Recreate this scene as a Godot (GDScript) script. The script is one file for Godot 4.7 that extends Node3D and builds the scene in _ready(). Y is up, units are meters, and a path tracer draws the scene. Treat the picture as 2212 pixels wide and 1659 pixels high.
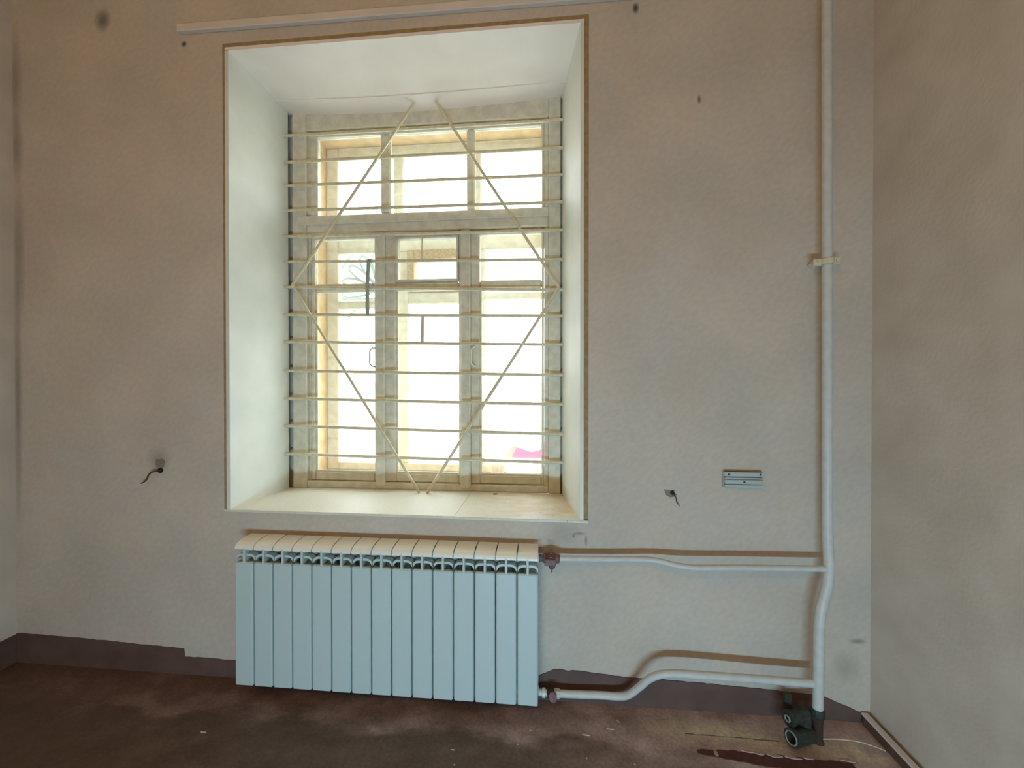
extends Node3D
# An empty old room: barred double window in a deep white reveal, sectional radiator below it, heating pipes in the corner.
# Metres, y up. The window wall is the plane z = 0, the room lies at z > 0, the floor is y = 0.

const XL := -2.405      # left wall
const XR := 1.183       # right wall
const ZB := 4.8         # wall behind the camera
const CEIL := 3.4

var used := {}
var M := {}

# ---------------------------------------------------------------- naming
func numbered(called: String) -> String:
	if not used.has(called):
		used[called] = 0
		return called
	used[called] += 1
	return "%s_%03d" % [called, used[called]]

func thing(called: String, label: String, category: String, at := Vector3.ZERO, group := "") -> Node3D:
	var o := Node3D.new()
	o.name = numbered(called)
	add_child(o, true)
	o.position = at
	tag(o, label, category, group)
	return o

func tag(o: Node, label: String, category: String, group := "") -> void:
	o.set_meta("label", label)
	o.set_meta("category", category)
	if group != "":
		o.set_meta("group", group)

func obj(called: String, st: SurfaceTool, mat: Material, parent: Node = null) -> MeshInstance3D:
	st.generate_normals()
	var mi := MeshInstance3D.new()
	mi.mesh = st.commit()
	mi.material_override = mat
	mi.cast_shadow = GeometryInstance3D.SHADOW_CASTING_SETTING_ON
	if parent == null:
		mi.name = numbered(called)
		add_child(mi, true)
	else:
		mi.name = called
		parent.add_child(mi, true)
	return mi

func group_node(called: String, parent: Node) -> Node3D:
	var o := Node3D.new()
	o.name = called
	parent.add_child(o, true)
	return o

func structure(o: Node, label: String) -> void:
	o.set_meta("kind", "structure")
	o.set_meta("label", label)

# ---------------------------------------------------------------- shapes
func surf() -> SurfaceTool:
	var st := SurfaceTool.new()
	st.begin(Mesh.PRIMITIVE_TRIANGLES)
	st.set_smooth_group(-1)
	return st

func face(st: SurfaceTool, pts: Array, away: Vector3, uvs: Array = []) -> void:
	# a convex polygon whose front looks away from the point «away»
	var n: Vector3 = (pts[1] - pts[0]).cross(pts[2] - pts[0])
	var mid := Vector3.ZERO
	for p in pts:
		mid += p
	mid /= pts.size()
	var flip: bool = n.dot(mid - away) > 0.0      # Godot's fronts run clockwise
	for i in range(1, pts.size() - 1):
		var idx := [0, i + 1, i] if flip else [0, i, i + 1]
		for k in idx:
			if uvs.size():
				st.set_uv(uvs[k])
			st.add_vertex(pts[k])

func bx(st: SurfaceTool, lo: Vector3, hi: Vector3, b := 0.0, basis := Basis(), origin := Vector3.ZERO) -> void:
	# box from lo to hi with chamfered edges
	var c := (lo + hi) / 2.0
	var h := (hi - lo) / 2.0
	b = min(b, min(h.x, min(h.y, h.z)) * 0.95)
	st.set_smooth_group(-1)
	var mid := origin + basis * c
	var T := func(v: Vector3) -> Vector3: return origin + basis * (c + v)
	var ax := [Vector3(1, 0, 0), Vector3(0, 1, 0), Vector3(0, 0, 1)]
	for a in 3:
		var u: int = (a + 1) % 3
		var w: int = (a + 2) % 3
		for s in [-1.0, 1.0]:
			var q := []
			for t in [[-1, -1], [1, -1], [1, 1], [-1, 1]]:
				q.append(T.call(ax[a] * s * h[a] + ax[u] * t[0] * (h[u] - b) + ax[w] * t[1] * (h[w] - b)))
			face(st, q, mid)
	if b <= 0.0:
		return
	for a in 3:
		var u: int = (a + 1) % 3
		var w: int = (a + 2) % 3
		for su in [-1.0, 1.0]:
			for sw in [-1.0, 1.0]:
				var q := []
				for t in [-1.0, 1.0]:
					q.append(T.call(ax[a] * t * (h[a] - b) + ax[u] * su * h[u] + ax[w] * sw * (h[w] - b)))
				for t in [1.0, -1.0]:
					q.append(T.call(ax[a] * t * (h[a] - b) + ax[u] * su * (h[u] - b) + ax[w] * sw * h[w]))
				face(st, q, mid)
	for sx in [-1.0, 1.0]:
		for sy in [-1.0, 1.0]:
			for sz in [-1.0, 1.0]:
				face(st, [T.call(Vector3(sx * h.x, sy * (h.y - b), sz * (h.z - b))), T.call(Vector3(sx * (h.x - b), sy * h.y, sz * (h.z - b))), T.call(Vector3(sx * (h.x - b), sy * (h.y - b), sz * h.z))], mid)

func box(lo: Vector3, hi: Vector3, b := 0.0) -> SurfaceTool:
	var st := surf()
	bx(st, lo, hi, b)
	return st

func tube(st: SurfaceTool, pts: Array, r: float, sides := 12, r_end := -1.0) -> void:
	# round bar along a path, capped
	var n := pts.size()
	var rings := []
	var up := Vector3.UP
	for i in n:
		var d: Vector3 = (pts[min(i + 1, n - 1)] - pts[max(i - 1, 0)]).normalized()
		if abs(d.dot(up)) > 0.95:
			up = Vector3(0.2, 0.1, 1.0).normalized()
		var a := d.cross(up).normalized()
		var b := a.cross(d).normalized()
		up = b
		var rr := r if r_end < 0.0 else lerpf(r, r_end, float(i) / (n - 1))
		var ring := []
		for k in sides:
			var t := TAU * k / sides
			ring.append(pts[i] + (a * cos(t) + b * sin(t)) * rr)
		rings.append(ring)
	st.set_smooth_group(1)
	for i in n - 1:
		var mid: Vector3 = (pts[i] + pts[i + 1]) / 2.0
		for k in sides:
			var k2 := (k + 1) % sides
			face(st, [rings[i][k], rings[i][k2], rings[i + 1][k2], rings[i + 1][k]], mid)
	st.set_smooth_group(-1)
	face(st, rings[0], pts[1])
	face(st, rings[n - 1], pts[n - 2])

func smooth_path(pts: Array, steps := 6) -> Array:
	# Catmull-Rom through the points
	var out := []
	for i in pts.size() - 1:
		var p0: Vector3 = pts[max(i - 1, 0)]
		var p1: Vector3 = pts[i]
		var p2: Vector3 = pts[i + 1]
		var p3: Vector3 = pts[min(i + 2, pts.size() - 1)]
		for s in steps:
			out.append(p1.cubic_interpolate(p2, p0, p3, float(s) / steps))
	out.append(pts[-1])
	return out

func round_path(pts: Array, r: float, steps := 6) -> Array:
	# straight runs with rounded bends
	var out := [pts[0]]
	for i in range(1, pts.size() - 1):
		var p: Vector3 = pts[i]
		var a: Vector3 = pts[i - 1] - p
		var b: Vector3 = pts[i + 1] - p
		var k: float = min(r, min(a.length(), b.length()) * 0.48)
		var s := p + a.normalized() * k
		var e := p + b.normalized() * k
		for j in steps + 1:
			var t := float(j) / steps
			out.append(s.lerp(p, t).lerp(p.lerp(e, t), t))
	out.append(pts[-1])
	return out

func lathe(st: SurfaceTool, prof: Array, at: Vector3, axis: Vector3, sides := 20) -> void:
	# prof: [radius, distance along the axis]
	var up := Vector3.UP if abs(axis.normalized().y) < 0.9 else Vector3.RIGHT
	var d := axis.normalized()
	var a := d.cross(up).normalized()
	var b := a.cross(d).normalized()
	var rings := []
	for p in prof:
		var ring := []
		for k in sides:
			var t := TAU * k / sides
			ring.append(at + d * p[1] + (a * cos(t) + b * sin(t)) * p[0])
		rings.append(ring)
	st.set_smooth_group(-1)
	for i in prof.size() - 1:
		# the profile runs forward on the outside; «away» lies inside the wall of the body
		var dr: float = prof[i + 1][0] - prof[i][0]
		var dh: float = prof[i + 1][1] - prof[i][1]
		for k in sides:
			var k2 := (k + 1) % sides
			var q := [rings[i][k], rings[i][k2], rings[i + 1][k2], rings[i + 1][k]]
			var mid: Vector3 = (q[0] + q[1] + q[2] + q[3]) / 4.0
			var radial: Vector3 = mid - at - d * (mid - at).dot(d)
			radial = radial.normalized()
			var nrm := radial * dh - d * dr
			var pts := []
			for v in q:
				if pts.is_empty() or not v.is_equal_approx(pts[-1]):
					pts.append(v)
			if pts.size() > 2 and pts[0].is_equal_approx(pts[-1]):
				pts.pop_back()
			if pts.size() > 2:
				face(st, pts, mid - nrm)

func prism(st: SurfaceTool, poly: PackedVector2Array, origin: Vector3, ex: Vector3, ey: Vector3, depth: Vector3) -> void:
	# a flat outline given its thickness: outline in the plane (ex, ey), pushed along «depth»
	st.set_smooth_group(-1)
	var tri := Geometry2D.triangulate_polygon(poly)
	var P := func(v: Vector2, k: float) -> Vector3: return origin + ex * v.x + ey * v.y + depth * k
	for i in range(0, tri.size(), 3):
		for k in [0.0, 1.0]:
			var q := [P.call(poly[tri[i]], k), P.call(poly[tri[i + 1]], k), P.call(poly[tri[i + 2]], k)]
			var mid: Vector3 = (q[0] + q[1] + q[2]) / 3.0
			face(st, q, mid - depth * (k * 2.0 - 1.0))
	var cw := Geometry2D.is_polygon_clockwise(poly)
	for i in poly.size():
		var a := poly[i]
		var b := poly[(i + 1) % poly.size()]
		var nrm2 := Vector2((b - a).y, -(b - a).x) * (-1.0 if cw else 1.0)
		var nrm := (ex * nrm2.x + ey * nrm2.y).normalized()
		var q := [P.call(a, 0.0), P.call(b, 0.0), P.call(b, 1.0), P.call(a, 1.0)]
		var mid: Vector3 = (q[0] + q[2]) / 2.0
		face(st, q, mid - nrm)

func ring(st: SurfaceTool, at: Vector3, axis: Vector3, r: float, t: float, sides := 20) -> void:
	var prof := []
	for k in 9:
		var a := TAU * k / 8.0
		prof.append([r + t * cos(a), t * sin(a)])
	lathe(st, prof, at, axis, sides)

func ragged(cx: float, cy: float, rx: float, ry: float, n: int, rough: float, rng: RandomNumberGenerator) -> PackedVector2Array:
	var p := PackedVector2Array()
	for k in n:
		var t := TAU * k / n
		var s := 1.0 + rng.randf_range(-rough, rough)
		p.append(Vector2(cx + cos(t) * rx * s, cy + sin(t) * ry * s))
	return p

# ---------------------------------------------------------------- materials
func mat(c: Color, rough := 0.7, metal := 0.0) -> StandardMaterial3D:
	var m := StandardMaterial3D.new()
	m.albedo_color = c
	m.roughness = rough
	m.metallic = metal
	return m

func noise(freq: float, seed_: int, oct := 4) -> FastNoiseLite:
	var n := FastNoiseLite.new()
	n.seed = seed_
	n.noise_type = FastNoiseLite.TYPE_SIMPLEX_SMOOTH
	n.frequency = freq
	n.fractal_octaves = oct
	return n

func bump(m: StandardMaterial3D, freq: float, seed_: int, strength: float, scale: float, oct := 4) -> void:
	var t := NoiseTexture2D.new()
	t.width = 512
	t.height = 512
	t.seamless = true
	t.as_normal_map = true
	t.bump_strength = strength
	t.noise = noise(freq, seed_, oct)
	m.normal_enabled = true
	m.normal_texture = t
	m.uv1_triplanar = true
	m.uv1_world_triplanar = true
	m.uv1_scale = Vector3.ONE * scale

func mottled(c1: Color, c2: Color, freq: float, seed_: int, scale: float, rough := 0.8) -> StandardMaterial3D:
	# paint that varies a little from spot to spot
	var m := mat(Color.WHITE, rough)
	var t := NoiseTexture2D.new()
	t.width = 512
	t.height = 512
	t.seamless = true
	t.noise = noise(freq, seed_, 5)
	var g := Gradient.new()
	g.set_color(0, c1)
	g.set_color(1, c2)
	t.color_ramp = g
	m.albedo_texture = t
	m.uv1_triplanar = true
	m.uv1_world_triplanar = true
	m.uv1_scale = Vector3.ONE * scale
	return m

func blot(p: Vector2, c: Vector2, r: Vector2) -> float:
	var d := (p - c) / r
	return clampf(1.25 - d.length(), 0.0, 1.0)

func wall_image() -> ImageTexture:
	# limewash over plaster: beige with faint pinkish and greenish clouds, smudges and drip stains; spans x XL..XR, y 0..CEIL
	var w := 1080
	var h := 1020
	var img := Image.create(w, h, false, Image.FORMAT_RGB8)
	var n1 := noise(0.006, 3, 4)
	var n2 := noise(0.011, 8, 3)
	var n3 := noise(0.12, 5, 3)
	var smudges := [[-1.955, 2.85, 0.035, 0.045, 0.35], [-1.57, 2.717, 0.012, 0.012, 0.6], [0.325, 2.713, 0.012, 0.02, 0.6], [0.563, 2.346, 0.006, 0.016, 0.5],
		[-1.70, 0.93, 0.05, 0.05, 0.15], [1.10, 0.20, 0.05, 0.06, 0.10], [1.14, 0.30, 0.03, 0.01, 0.25], [-2.39, 2.62, 0.03, 0.2, 0.16], [-2.385, 2.32, 0.03, 0.14, 0.2], [-2.38, 1.85, 0.03, 0.3, 0.15], [-2.39, 1.2, 0.02, 0.5, 0.2],
		[0.112, 0.668, 0.022, 0.006, 0.22], [0.090, 0.658, 0.006, 0.010, 0.25], [0.138, 0.640, 0.006, 0.022, 0.25], [0.05, 0.66, 0.07, 0.05, 0.08]]
	for j in h:
		for i in w:
			var p := Vector2(XL + (XR - XL) * (i + 0.5) / w, CEIL * (1.0 - (j + 0.5) / h))
			var a := n1.get_noise_2d(i, j)
			var b := n2.get_noise_2d(i + 500, j)
			var c := n3.get_noise_2d(i + j * 0.6, j * 1.0)
			var v := 1.0 + 0.05 * a + 0.035 * c
			for s in smudges:
				var k := blot(p, Vector2(s[0], s[1]), Vector2(s[2], s[3]))
				v *= 1.0 - k * s[4]
			img.set_pixel(i, j, Color(0.80 * v * (1.0 + 0.02 * b), 0.755 * v, 0.695 * v * (1.0 - 0.02 * b)))
	return ImageTexture.create_from_image(img)

func floor_image() -> ImageTexture:
	# brown floor paint, worn and dusty near the pipes; spans x XL..XR, z 0..0.9 and repeats behind the camera
	var w := 1400
	var h := 350
	var img := Image.create(w, h, false, Image.FORMAT_RGB8)
	var n1 := noise(0.012, 21, 5)
	var n2 := noise(0.16, 22, 3)
	var n3 := noise(0.03, 23, 4)
	for j in h:
		for i in w:
			var x := XL + (XR - XL) * (i + 0.5) / w
			var z := 0.9 * (j + 0.5) / h
			var a := n1.get_noise_2d(i * 0.7, j * 1.3)
			var b := n2.get_noise_2d(i, j)
			var c := n3.get_noise_2d(i, j)
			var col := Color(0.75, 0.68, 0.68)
			# colour grows paler towards the pipes to stand for stronger light there
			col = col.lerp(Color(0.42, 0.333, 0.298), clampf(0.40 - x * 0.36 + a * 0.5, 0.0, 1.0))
			# darker strip along the front
			col = col.lerp(Color(0.33, 0.27, 0.21), 0.6 * clampf((z - 0.17 + a * 0.07) / 0.05, 0.0, 1.0) * clampf(1.0 - (x - 0.0) / 0.4, 0.0, 1.0))
			# grey-yellow plaster dust round the foot of the riser
			var dust := blot(Vector2(x, z), Vector2(0.72, 0.105 + 0.012 * sin(x * 9.0)), Vector2(0.42, 0.055)) * clampf(0.75 + a * 1.6, 0.0, 1.0)
			dust = max(dust, blot(Vector2(x, z), Vector2(1.03, 0.15), Vector2(0.13, 0.05)) * clampf(0.8 + c, 0.0, 1.0))
			col = col.lerp(Color(0.83, 0.79, 0.69), clampf(dust * 1.1, 0.0, 0.9))
			# a pinkish scuffed band in front of the dust
			col = col.lerp(Color(0.75, 0.66, 0.62), 0.6 * blot(Vector2(x, z), Vector2(0.62, 0.152), Vector2(0.42, 0.028)))
			# pale scratches by the lower valve
			col = col.lerp(Color(0.70, 0.68, 0.70), 0.5 * blot(Vector2(x, z), Vector2(0.12, 0.06), Vector2(0.07, 0.012)) * clampf(c * 3.0, 0.0, 1.0))
			# crack
			if x > 0.48 and x < 0.80 and abs(z - (0.116 + 0.006 * (x - 0.5) + 0.002 * c)) < 0.0022:
				col = col.darkened(0.45)
			var v := 1.0 + 0.13 * b + 0.10 * c
			img.set_pixel(i, j, Color(col.r * v, col.g * v, col.b * v))
	return ImageTexture.create_from_image(img)

func sill_image() -> ImageTexture:
	# white paint; the right-hand end tan from dirt and a painted-in warm flare, with specks and scratches
	var w := 900
	var h := 240
	var img := Image.create(w, h, false, Image.FORMAT_RGB8)
	var n1 := noise(0.012, 31, 5)
	var n2 := noise(0.09, 32, 3)
	for j in h:
		for i in w:
			var x := -1.39 + 1.54 * (i + 0.5) / w
			var z := 0.03 - 0.41 * (1.0 - (j + 0.5) / h)
			var a := n1.get_noise_2d(i, j * 2.0)
			var b := n2.get_noise_2d(i, j * 2.0)
			var col := Color(0.90, 0.885, 0.82)
			var tan_: float = clampf((x + 0.24 + a * 0.25) / 0.16, 0.0, 1.0) * clampf((-z - 0.02 + a * 0.12) / 0.09, 0.0, 1.0)
			col = col.lerp(Color(0.86, 0.765, 0.61), tan_ * (0.62 + 0.4 * a))
			if tan_ > 0.2 and b > 0.62:
				col = Color(0.95, 0.93, 0.85)
			if x > -0.35 and b < -0.62:
				col = col.darkened(0.35)
			var v := 1.0 + 0.03 * b
			img.set_pixel(i, j, Color(col.r * v, col.g * v, col.b * v))
	return ImageTexture.create_from_image(img)

func build_materials() -> void:
	M.wall = mat(Color.WHITE, 0.9)
	M.wall.albedo_texture = wall_image()
	M.side_wall = mottled(Color(0.795, 0.75, 0.69), Color(0.86, 0.82, 0.765), 0.006, 12, 0.4, 0.9)
	bump(M.side_wall, 0.09, 14, 0.35, 0.8)
	M.side_wall.uv1_scale = Vector3.ONE * 1.0
	M.ceiling = mat(Color(0.78, 0.74, 0.67), 0.9)
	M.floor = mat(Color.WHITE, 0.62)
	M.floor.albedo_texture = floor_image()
	M.plinth = mottled(Color(0.35, 0.264, 0.232), Color(0.44, 0.338, 0.305), 0.01, 17, 1.2, 0.7)
	M.lining = mottled(Color(0.86, 0.88, 0.85), Color(0.93, 0.935, 0.90), 0.008, 41, 0.7, 0.55)
	M.soffit = mottled(Color(0.95, 0.905, 0.865), Color(0.99, 0.955, 0.92), 0.008, 43, 0.7, 0.6)
	M.sill = mat(Color.WHITE, 0.55)
	M.sill.albedo_texture = sill_image()
	M.filler = mottled(Color(0.58, 0.49, 0.34), Color(0.70, 0.60, 0.44), 0.03, 44, 2.0, 0.95)
	M.frame = mottled(Color(0.80, 0.785, 0.71), Color(0.91, 0.895, 0.83), 0.02, 51, 1.6, 0.55)
	M.outer_frame = mottled(Color(0.83, 0.79, 0.70), Color(0.93, 0.90, 0.83), 0.02, 52, 1.6, 0.7)
	M.box_lining = mottled(Color(0.80, 0.66, 0.46), Color(0.92, 0.80, 0.62), 0.02, 53, 1.2, 0.85)
	M.vent = mottled(Color(0.66, 0.57, 0.44), Color(0.86, 0.76, 0.61), 0.05, 55, 2.0, 0.85)
	M.bar = mottled(Color(0.80, 0.76, 0.63), Color(0.92, 0.88, 0.77), 0.03, 54, 2.0, 0.5)
	M.latch = mat(Color(0.64, 0.66, 0.62), 0.6)
	M.white_metal = mat(Color(0.88, 0.88, 0.84), 0.4)
	M.glass = mat(Color(0.92, 0.97, 0.95, 0.07), 0.05)
	M.glass.transparency = BaseMaterial3D.TRANSPARENCY_ALPHA
	M.glass.metallic_specular = 0.4
	M.film = mat(Color(0.97, 0.93, 0.88, 0.55), 0.6)
	M.film.transparency = BaseMaterial3D.TRANSPARENCY_ALPHA
	M.enamel = mat(Color(0.78, 0.84, 0.825), 0.35)
	M.enamel_cap_lit = mat(Color(0.97, 0.955, 0.90), 0.35)  # brighter, warmer than the panels: light from above painted into the cap
	M.pipe = mottled(Color(0.78, 0.785, 0.76), Color(0.85, 0.855, 0.83), 0.02, 61, 2.0, 0.45)
	M.red = mat(Color(0.46, 0.07, 0.08), 0.45)
	M.brass = mottled(Color(0.42, 0.33, 0.31), Color(0.55, 0.44, 0.42), 0.04, 62, 3.0, 0.6)
	M.brass.metallic = 0.2
	M.dark_iron = mottled(Color(0.13, 0.15, 0.13), Color(0.25, 0.27, 0.23), 0.05, 63, 3.0, 0.6)
	M.pale_rim = mat(Color(0.55, 0.57, 0.53), 0.5)
	M.rust = mottled(Color(0.20, 0.14, 0.10), Color(0.33, 0.25, 0.18), 0.05, 64, 3.0, 0.9)
	M.maroon = mottled(Color(0.30, 0.155, 0.14), Color(0.40, 0.22, 0.20), 0.03, 65, 2.5, 0.7)
	M.chip = mottled(Color(0.66, 0.55, 0.51), Color(0.82, 0.74, 0.70), 0.05, 66, 4.0, 0.9)
	M.crumb = mat(Color(0.78, 0.75, 0.70), 0.9)
	M.plate = mat(Color(0.71, 0.745, 0.725), 0.45)
	M.dark_plate = mat(Color(0.22, 0.23, 0.22), 0.6)
	M.hole_plaster = mottled(Color(0.50, 0.46, 0.41), Color(0.60, 0.555, 0.50), 0.05, 67, 3.0, 0.95)
	M.black = mat(Color(0.07, 0.06, 0.055), 0.7)
	M.cable = mat(Color(0.28, 0.25, 0.21), 0.6)
	M.pale_cable = mat(Color(0.86, 0.80, 0.70), 0.6)
	M.duct = mat(Color(0.90, 0.86, 0.86), 0.5)
	M.batten = mottled(Color(0.85, 0.81, 0.76), Color(0.91, 0.87, 0.825), 0.01, 68, 0.8, 0.8)
	M.paving = mottled(Color(0.72, 0.72, 0.70), Color(0.80, 0.80, 0.78), 0.02, 71, 0.4, 0.95)
	M.red_sheet = mat(Color(0.86, 0.12, 0.30), 0.5)
	M.shed_wall = mat(Color(0.90, 0.88, 0.86), 0.8)
	M.shed_glass = mat(Color(0.62, 0.66, 0.68), 0.2)
	M.ornament = mat(Color(0.60, 0.66, 0.64), 0.6)

# ---------------------------------------------------------------- room shell
func build_room() -> void:
	# back wall with its window opening: front face, outside face and the masonry sides of the hole
	var ox0 := -1.394
	var ox1 := 0.147
	var oy0 := 0.711
	var oy1 := 2.705
	var T := 0.60
	var st := surf()
	var uv := func(p: Vector3) -> Vector2: return Vector2((p.x - XL) / (XR - XL), 1.0 - p.y / CEIL)
	for r in [[XL - 0.25, 0.0, ox0, CEIL], [ox1, 0.0, XR + 0.25, CEIL], [ox0, 0.0, ox1, oy0], [ox0, oy1, ox1, CEIL]]:
		for z in [0.0, -T]:
			var q := [Vector3(r[0], r[1], z), Vector3(r[2], r[1], z), Vector3(r[2], r[3], z), Vector3(r[0], r[3], z)]
			face(st, q, Vector3(0, 1.7, -T / 2), [uv.call(q[0]), uv.call(q[1]), uv.call(q[2]), uv.call(q[3])])
	var c := [Vector2(ox0, oy0), Vector2(ox1, oy0), Vector2(ox1, oy1), Vector2(ox0, oy1)]
	for i in 4:
		var a: Vector2 = c[i]
		var b: Vector2 = c[(i + 1) % 4]
		var q := [Vector3(a.x, a.y, 0), Vector3(b.x, b.y, 0), Vector3(b.x, b.y, -T), Vector3(a.x, a.y, -T)]
		var inside := Vector3((ox0 + ox1) / 2, (oy0 + oy1) / 2, -T / 2)
		var mid: Vector3 = (q[0] + q[2]) / 2
		face(st, q, mid * 2.0 - inside, [uv.call(q[0]), uv.call(q[1]), uv.call(q[2]), uv.call(q[3])])
	var e := [Vector2(XL - 0.25, 0), Vector2(XR + 0.25, 0), Vector2(XR + 0.25, CEIL), Vector2(XL - 0.25, CEIL)]
	for i in 4:
		var a: Vector2 = e[i]
		var b: Vector2 = e[(i + 1) % 4]
		face(st, [Vector3(a.x, a.y, 0), Vector3(b.x, b.y, 0), Vector3(b.x, b.y, -T), Vector3(a.x, a.y, -T)], Vector3(-0.6, 1.7, -T / 2), [Vector2.ZERO, Vector2.ZERO, Vector2.ZERO, Vector2.ZERO])
	structure(obj("wall_back", st, M.wall), "beige plastered wall around the barred window, with smudges and stains")
	structure(obj("wall_left", box(Vector3(XL - 0.25, 0, 0.0), Vector3(XL, CEIL, ZB)), M.side_wall), "beige side wall at the left edge")
	structure(obj("wall_right", box(Vector3(XR, 0, 0.0), Vector3(XR + 0.25, CEIL, ZB)), M.side_wall), "bare beige side wall right of the riser pipe")
	structure(obj("wall_front", box(Vector3(XL - 0.25, 0, ZB), Vector3(XR + 0.25, CEIL, ZB + 0.25)), M.side_wall), "beige wall opposite the window")
	structure(obj("ceiling", box(Vector3(XL - 0.25, CEIL, -0.6), Vector3(XR + 0.25, CEIL + 0.2, ZB + 0.25)), M.ceiling), "plain ceiling")
	# floor: slab, textured top
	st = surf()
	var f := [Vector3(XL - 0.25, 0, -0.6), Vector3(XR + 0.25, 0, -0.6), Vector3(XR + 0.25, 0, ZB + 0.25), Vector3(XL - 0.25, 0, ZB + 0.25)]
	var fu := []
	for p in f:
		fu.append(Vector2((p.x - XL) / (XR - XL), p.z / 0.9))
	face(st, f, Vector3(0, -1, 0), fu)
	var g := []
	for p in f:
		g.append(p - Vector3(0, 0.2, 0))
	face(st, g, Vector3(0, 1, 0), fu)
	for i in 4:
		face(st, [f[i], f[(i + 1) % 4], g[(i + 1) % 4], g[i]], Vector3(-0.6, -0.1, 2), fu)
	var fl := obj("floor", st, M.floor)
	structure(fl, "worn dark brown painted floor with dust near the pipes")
	var rng := RandomNumberGenerator.new()
	rng.seed = 5
	# strip where the covering is broken away and dark red board shows
	st = surf()
	var top := []
	var low := []
	for k in 25:
		var t := k / 24.0
		var x := lerpf(0.50, 0.995, t)
		top.append(Vector2(x, lerpf(0.168, 0.186, t) + 0.014 * pow(1.0 - t, 8) + rng.randf_range(-0.003, 0.003)))
		low.append(Vector2(x, lerpf(0.208, 0.245, t) - 0.016 * pow(1.0 - t, 6) + rng.randf_range(-0.003, 0.003)))
	low.reverse()
	prism(st, PackedVector2Array(top + low), Vector3(0, 0.0, 0), Vector3(1, 0, 0), Vector3(0, 0, 1), Vector3(0, 0.0025, 0))
	var patch := obj("exposed_board", st, M.maroon, fl)
	patch.set_meta("label", "dark red board showing where the floor covering is torn")
	# painted plinth on the back wall with its ragged upper edge
	var prof := [[XL, 0.127], [-2.38, 0.132], [-2.1, 0.127], [-1.85, 0.119], [-1.62, 0.110], [-1.584, 0.108], [-1.58, 0.075], [-1.50, 0.076], [-1.36, 0.073], [-1.1, 0.075], [-0.6, 0.07], [-0.2, 0.075], [-0.06, 0.088], [-0.02, 0.107], [0.01, 0.121], [0.04, 0.124], [0.07, 0.121], [0.085, 0.124], [0.12, 0.123], [0.2, 0.118], [0.29, 0.110], [0.40, 0.111], [0.6, 0.106], [0.8, 0.10], [1.0, 0.09], [1.04, 0.078], [1.09, 0.06], [1.147, 0.036], [XR, 0.02]]
	var pl := PackedVector2Array([Vector2(XR, 0), Vector2(XL, 0)])
	for i in prof.size() - 1:
		var a := Vector2(prof[i][0], prof[i][1])
		var b := Vector2(prof[i + 1][0], prof[i + 1][1])
		var n: int = max(1, int((b.x - a.x) / 0.018))
		for k in n:
			var p := a.lerp(b, float(k) / n)
			p.y += rng.randf_range(-0.0016, 0.0016)
			pl.append(p)
	pl.append(Vector2(XR, 0.02))
	st = surf()
	prism(st, pl, Vector3(0, 0, 0), Vector3(1, 0, 0), Vector3(0, 1, 0), Vector3(0, 0, 0.004))
	structure(obj("baseboard_back", st, M.plinth), "brown painted plinth band with a ragged upper edge along the window wall")
	structure(obj("baseboard_left", box(Vector3(XL, 0, 0.004), Vector3(XL + 0.004, 0.127, ZB), 0.001), M.plinth), "brown painted plinth band on the left wall")
	# right wall: low brown board with a pale cover strip, standing a little off the wall
	var sk := group_node("baseboard_right", self)
	used["baseboard_right"] = 0
	structure(sk, "low brown skirting with a pale strip on top, along the right wall")
	obj("board", box(Vector3(1.147, 0, 0.012), Vector3(1.170, 0.034, ZB), 0.002), M.plinth, sk)
	obj("cover_strip", box(Vector3(1.145, 0.034, 0.008), Vector3(1.169, 0.041, ZB), 0.002), M.duct, sk)
	obj("gap_shade_strip", box(Vector3(1.170, 0, 0.012), Vector3(1.182, 0.020, ZB)), M.rust, sk)  # dark strip standing in for the shade behind the board

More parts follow.
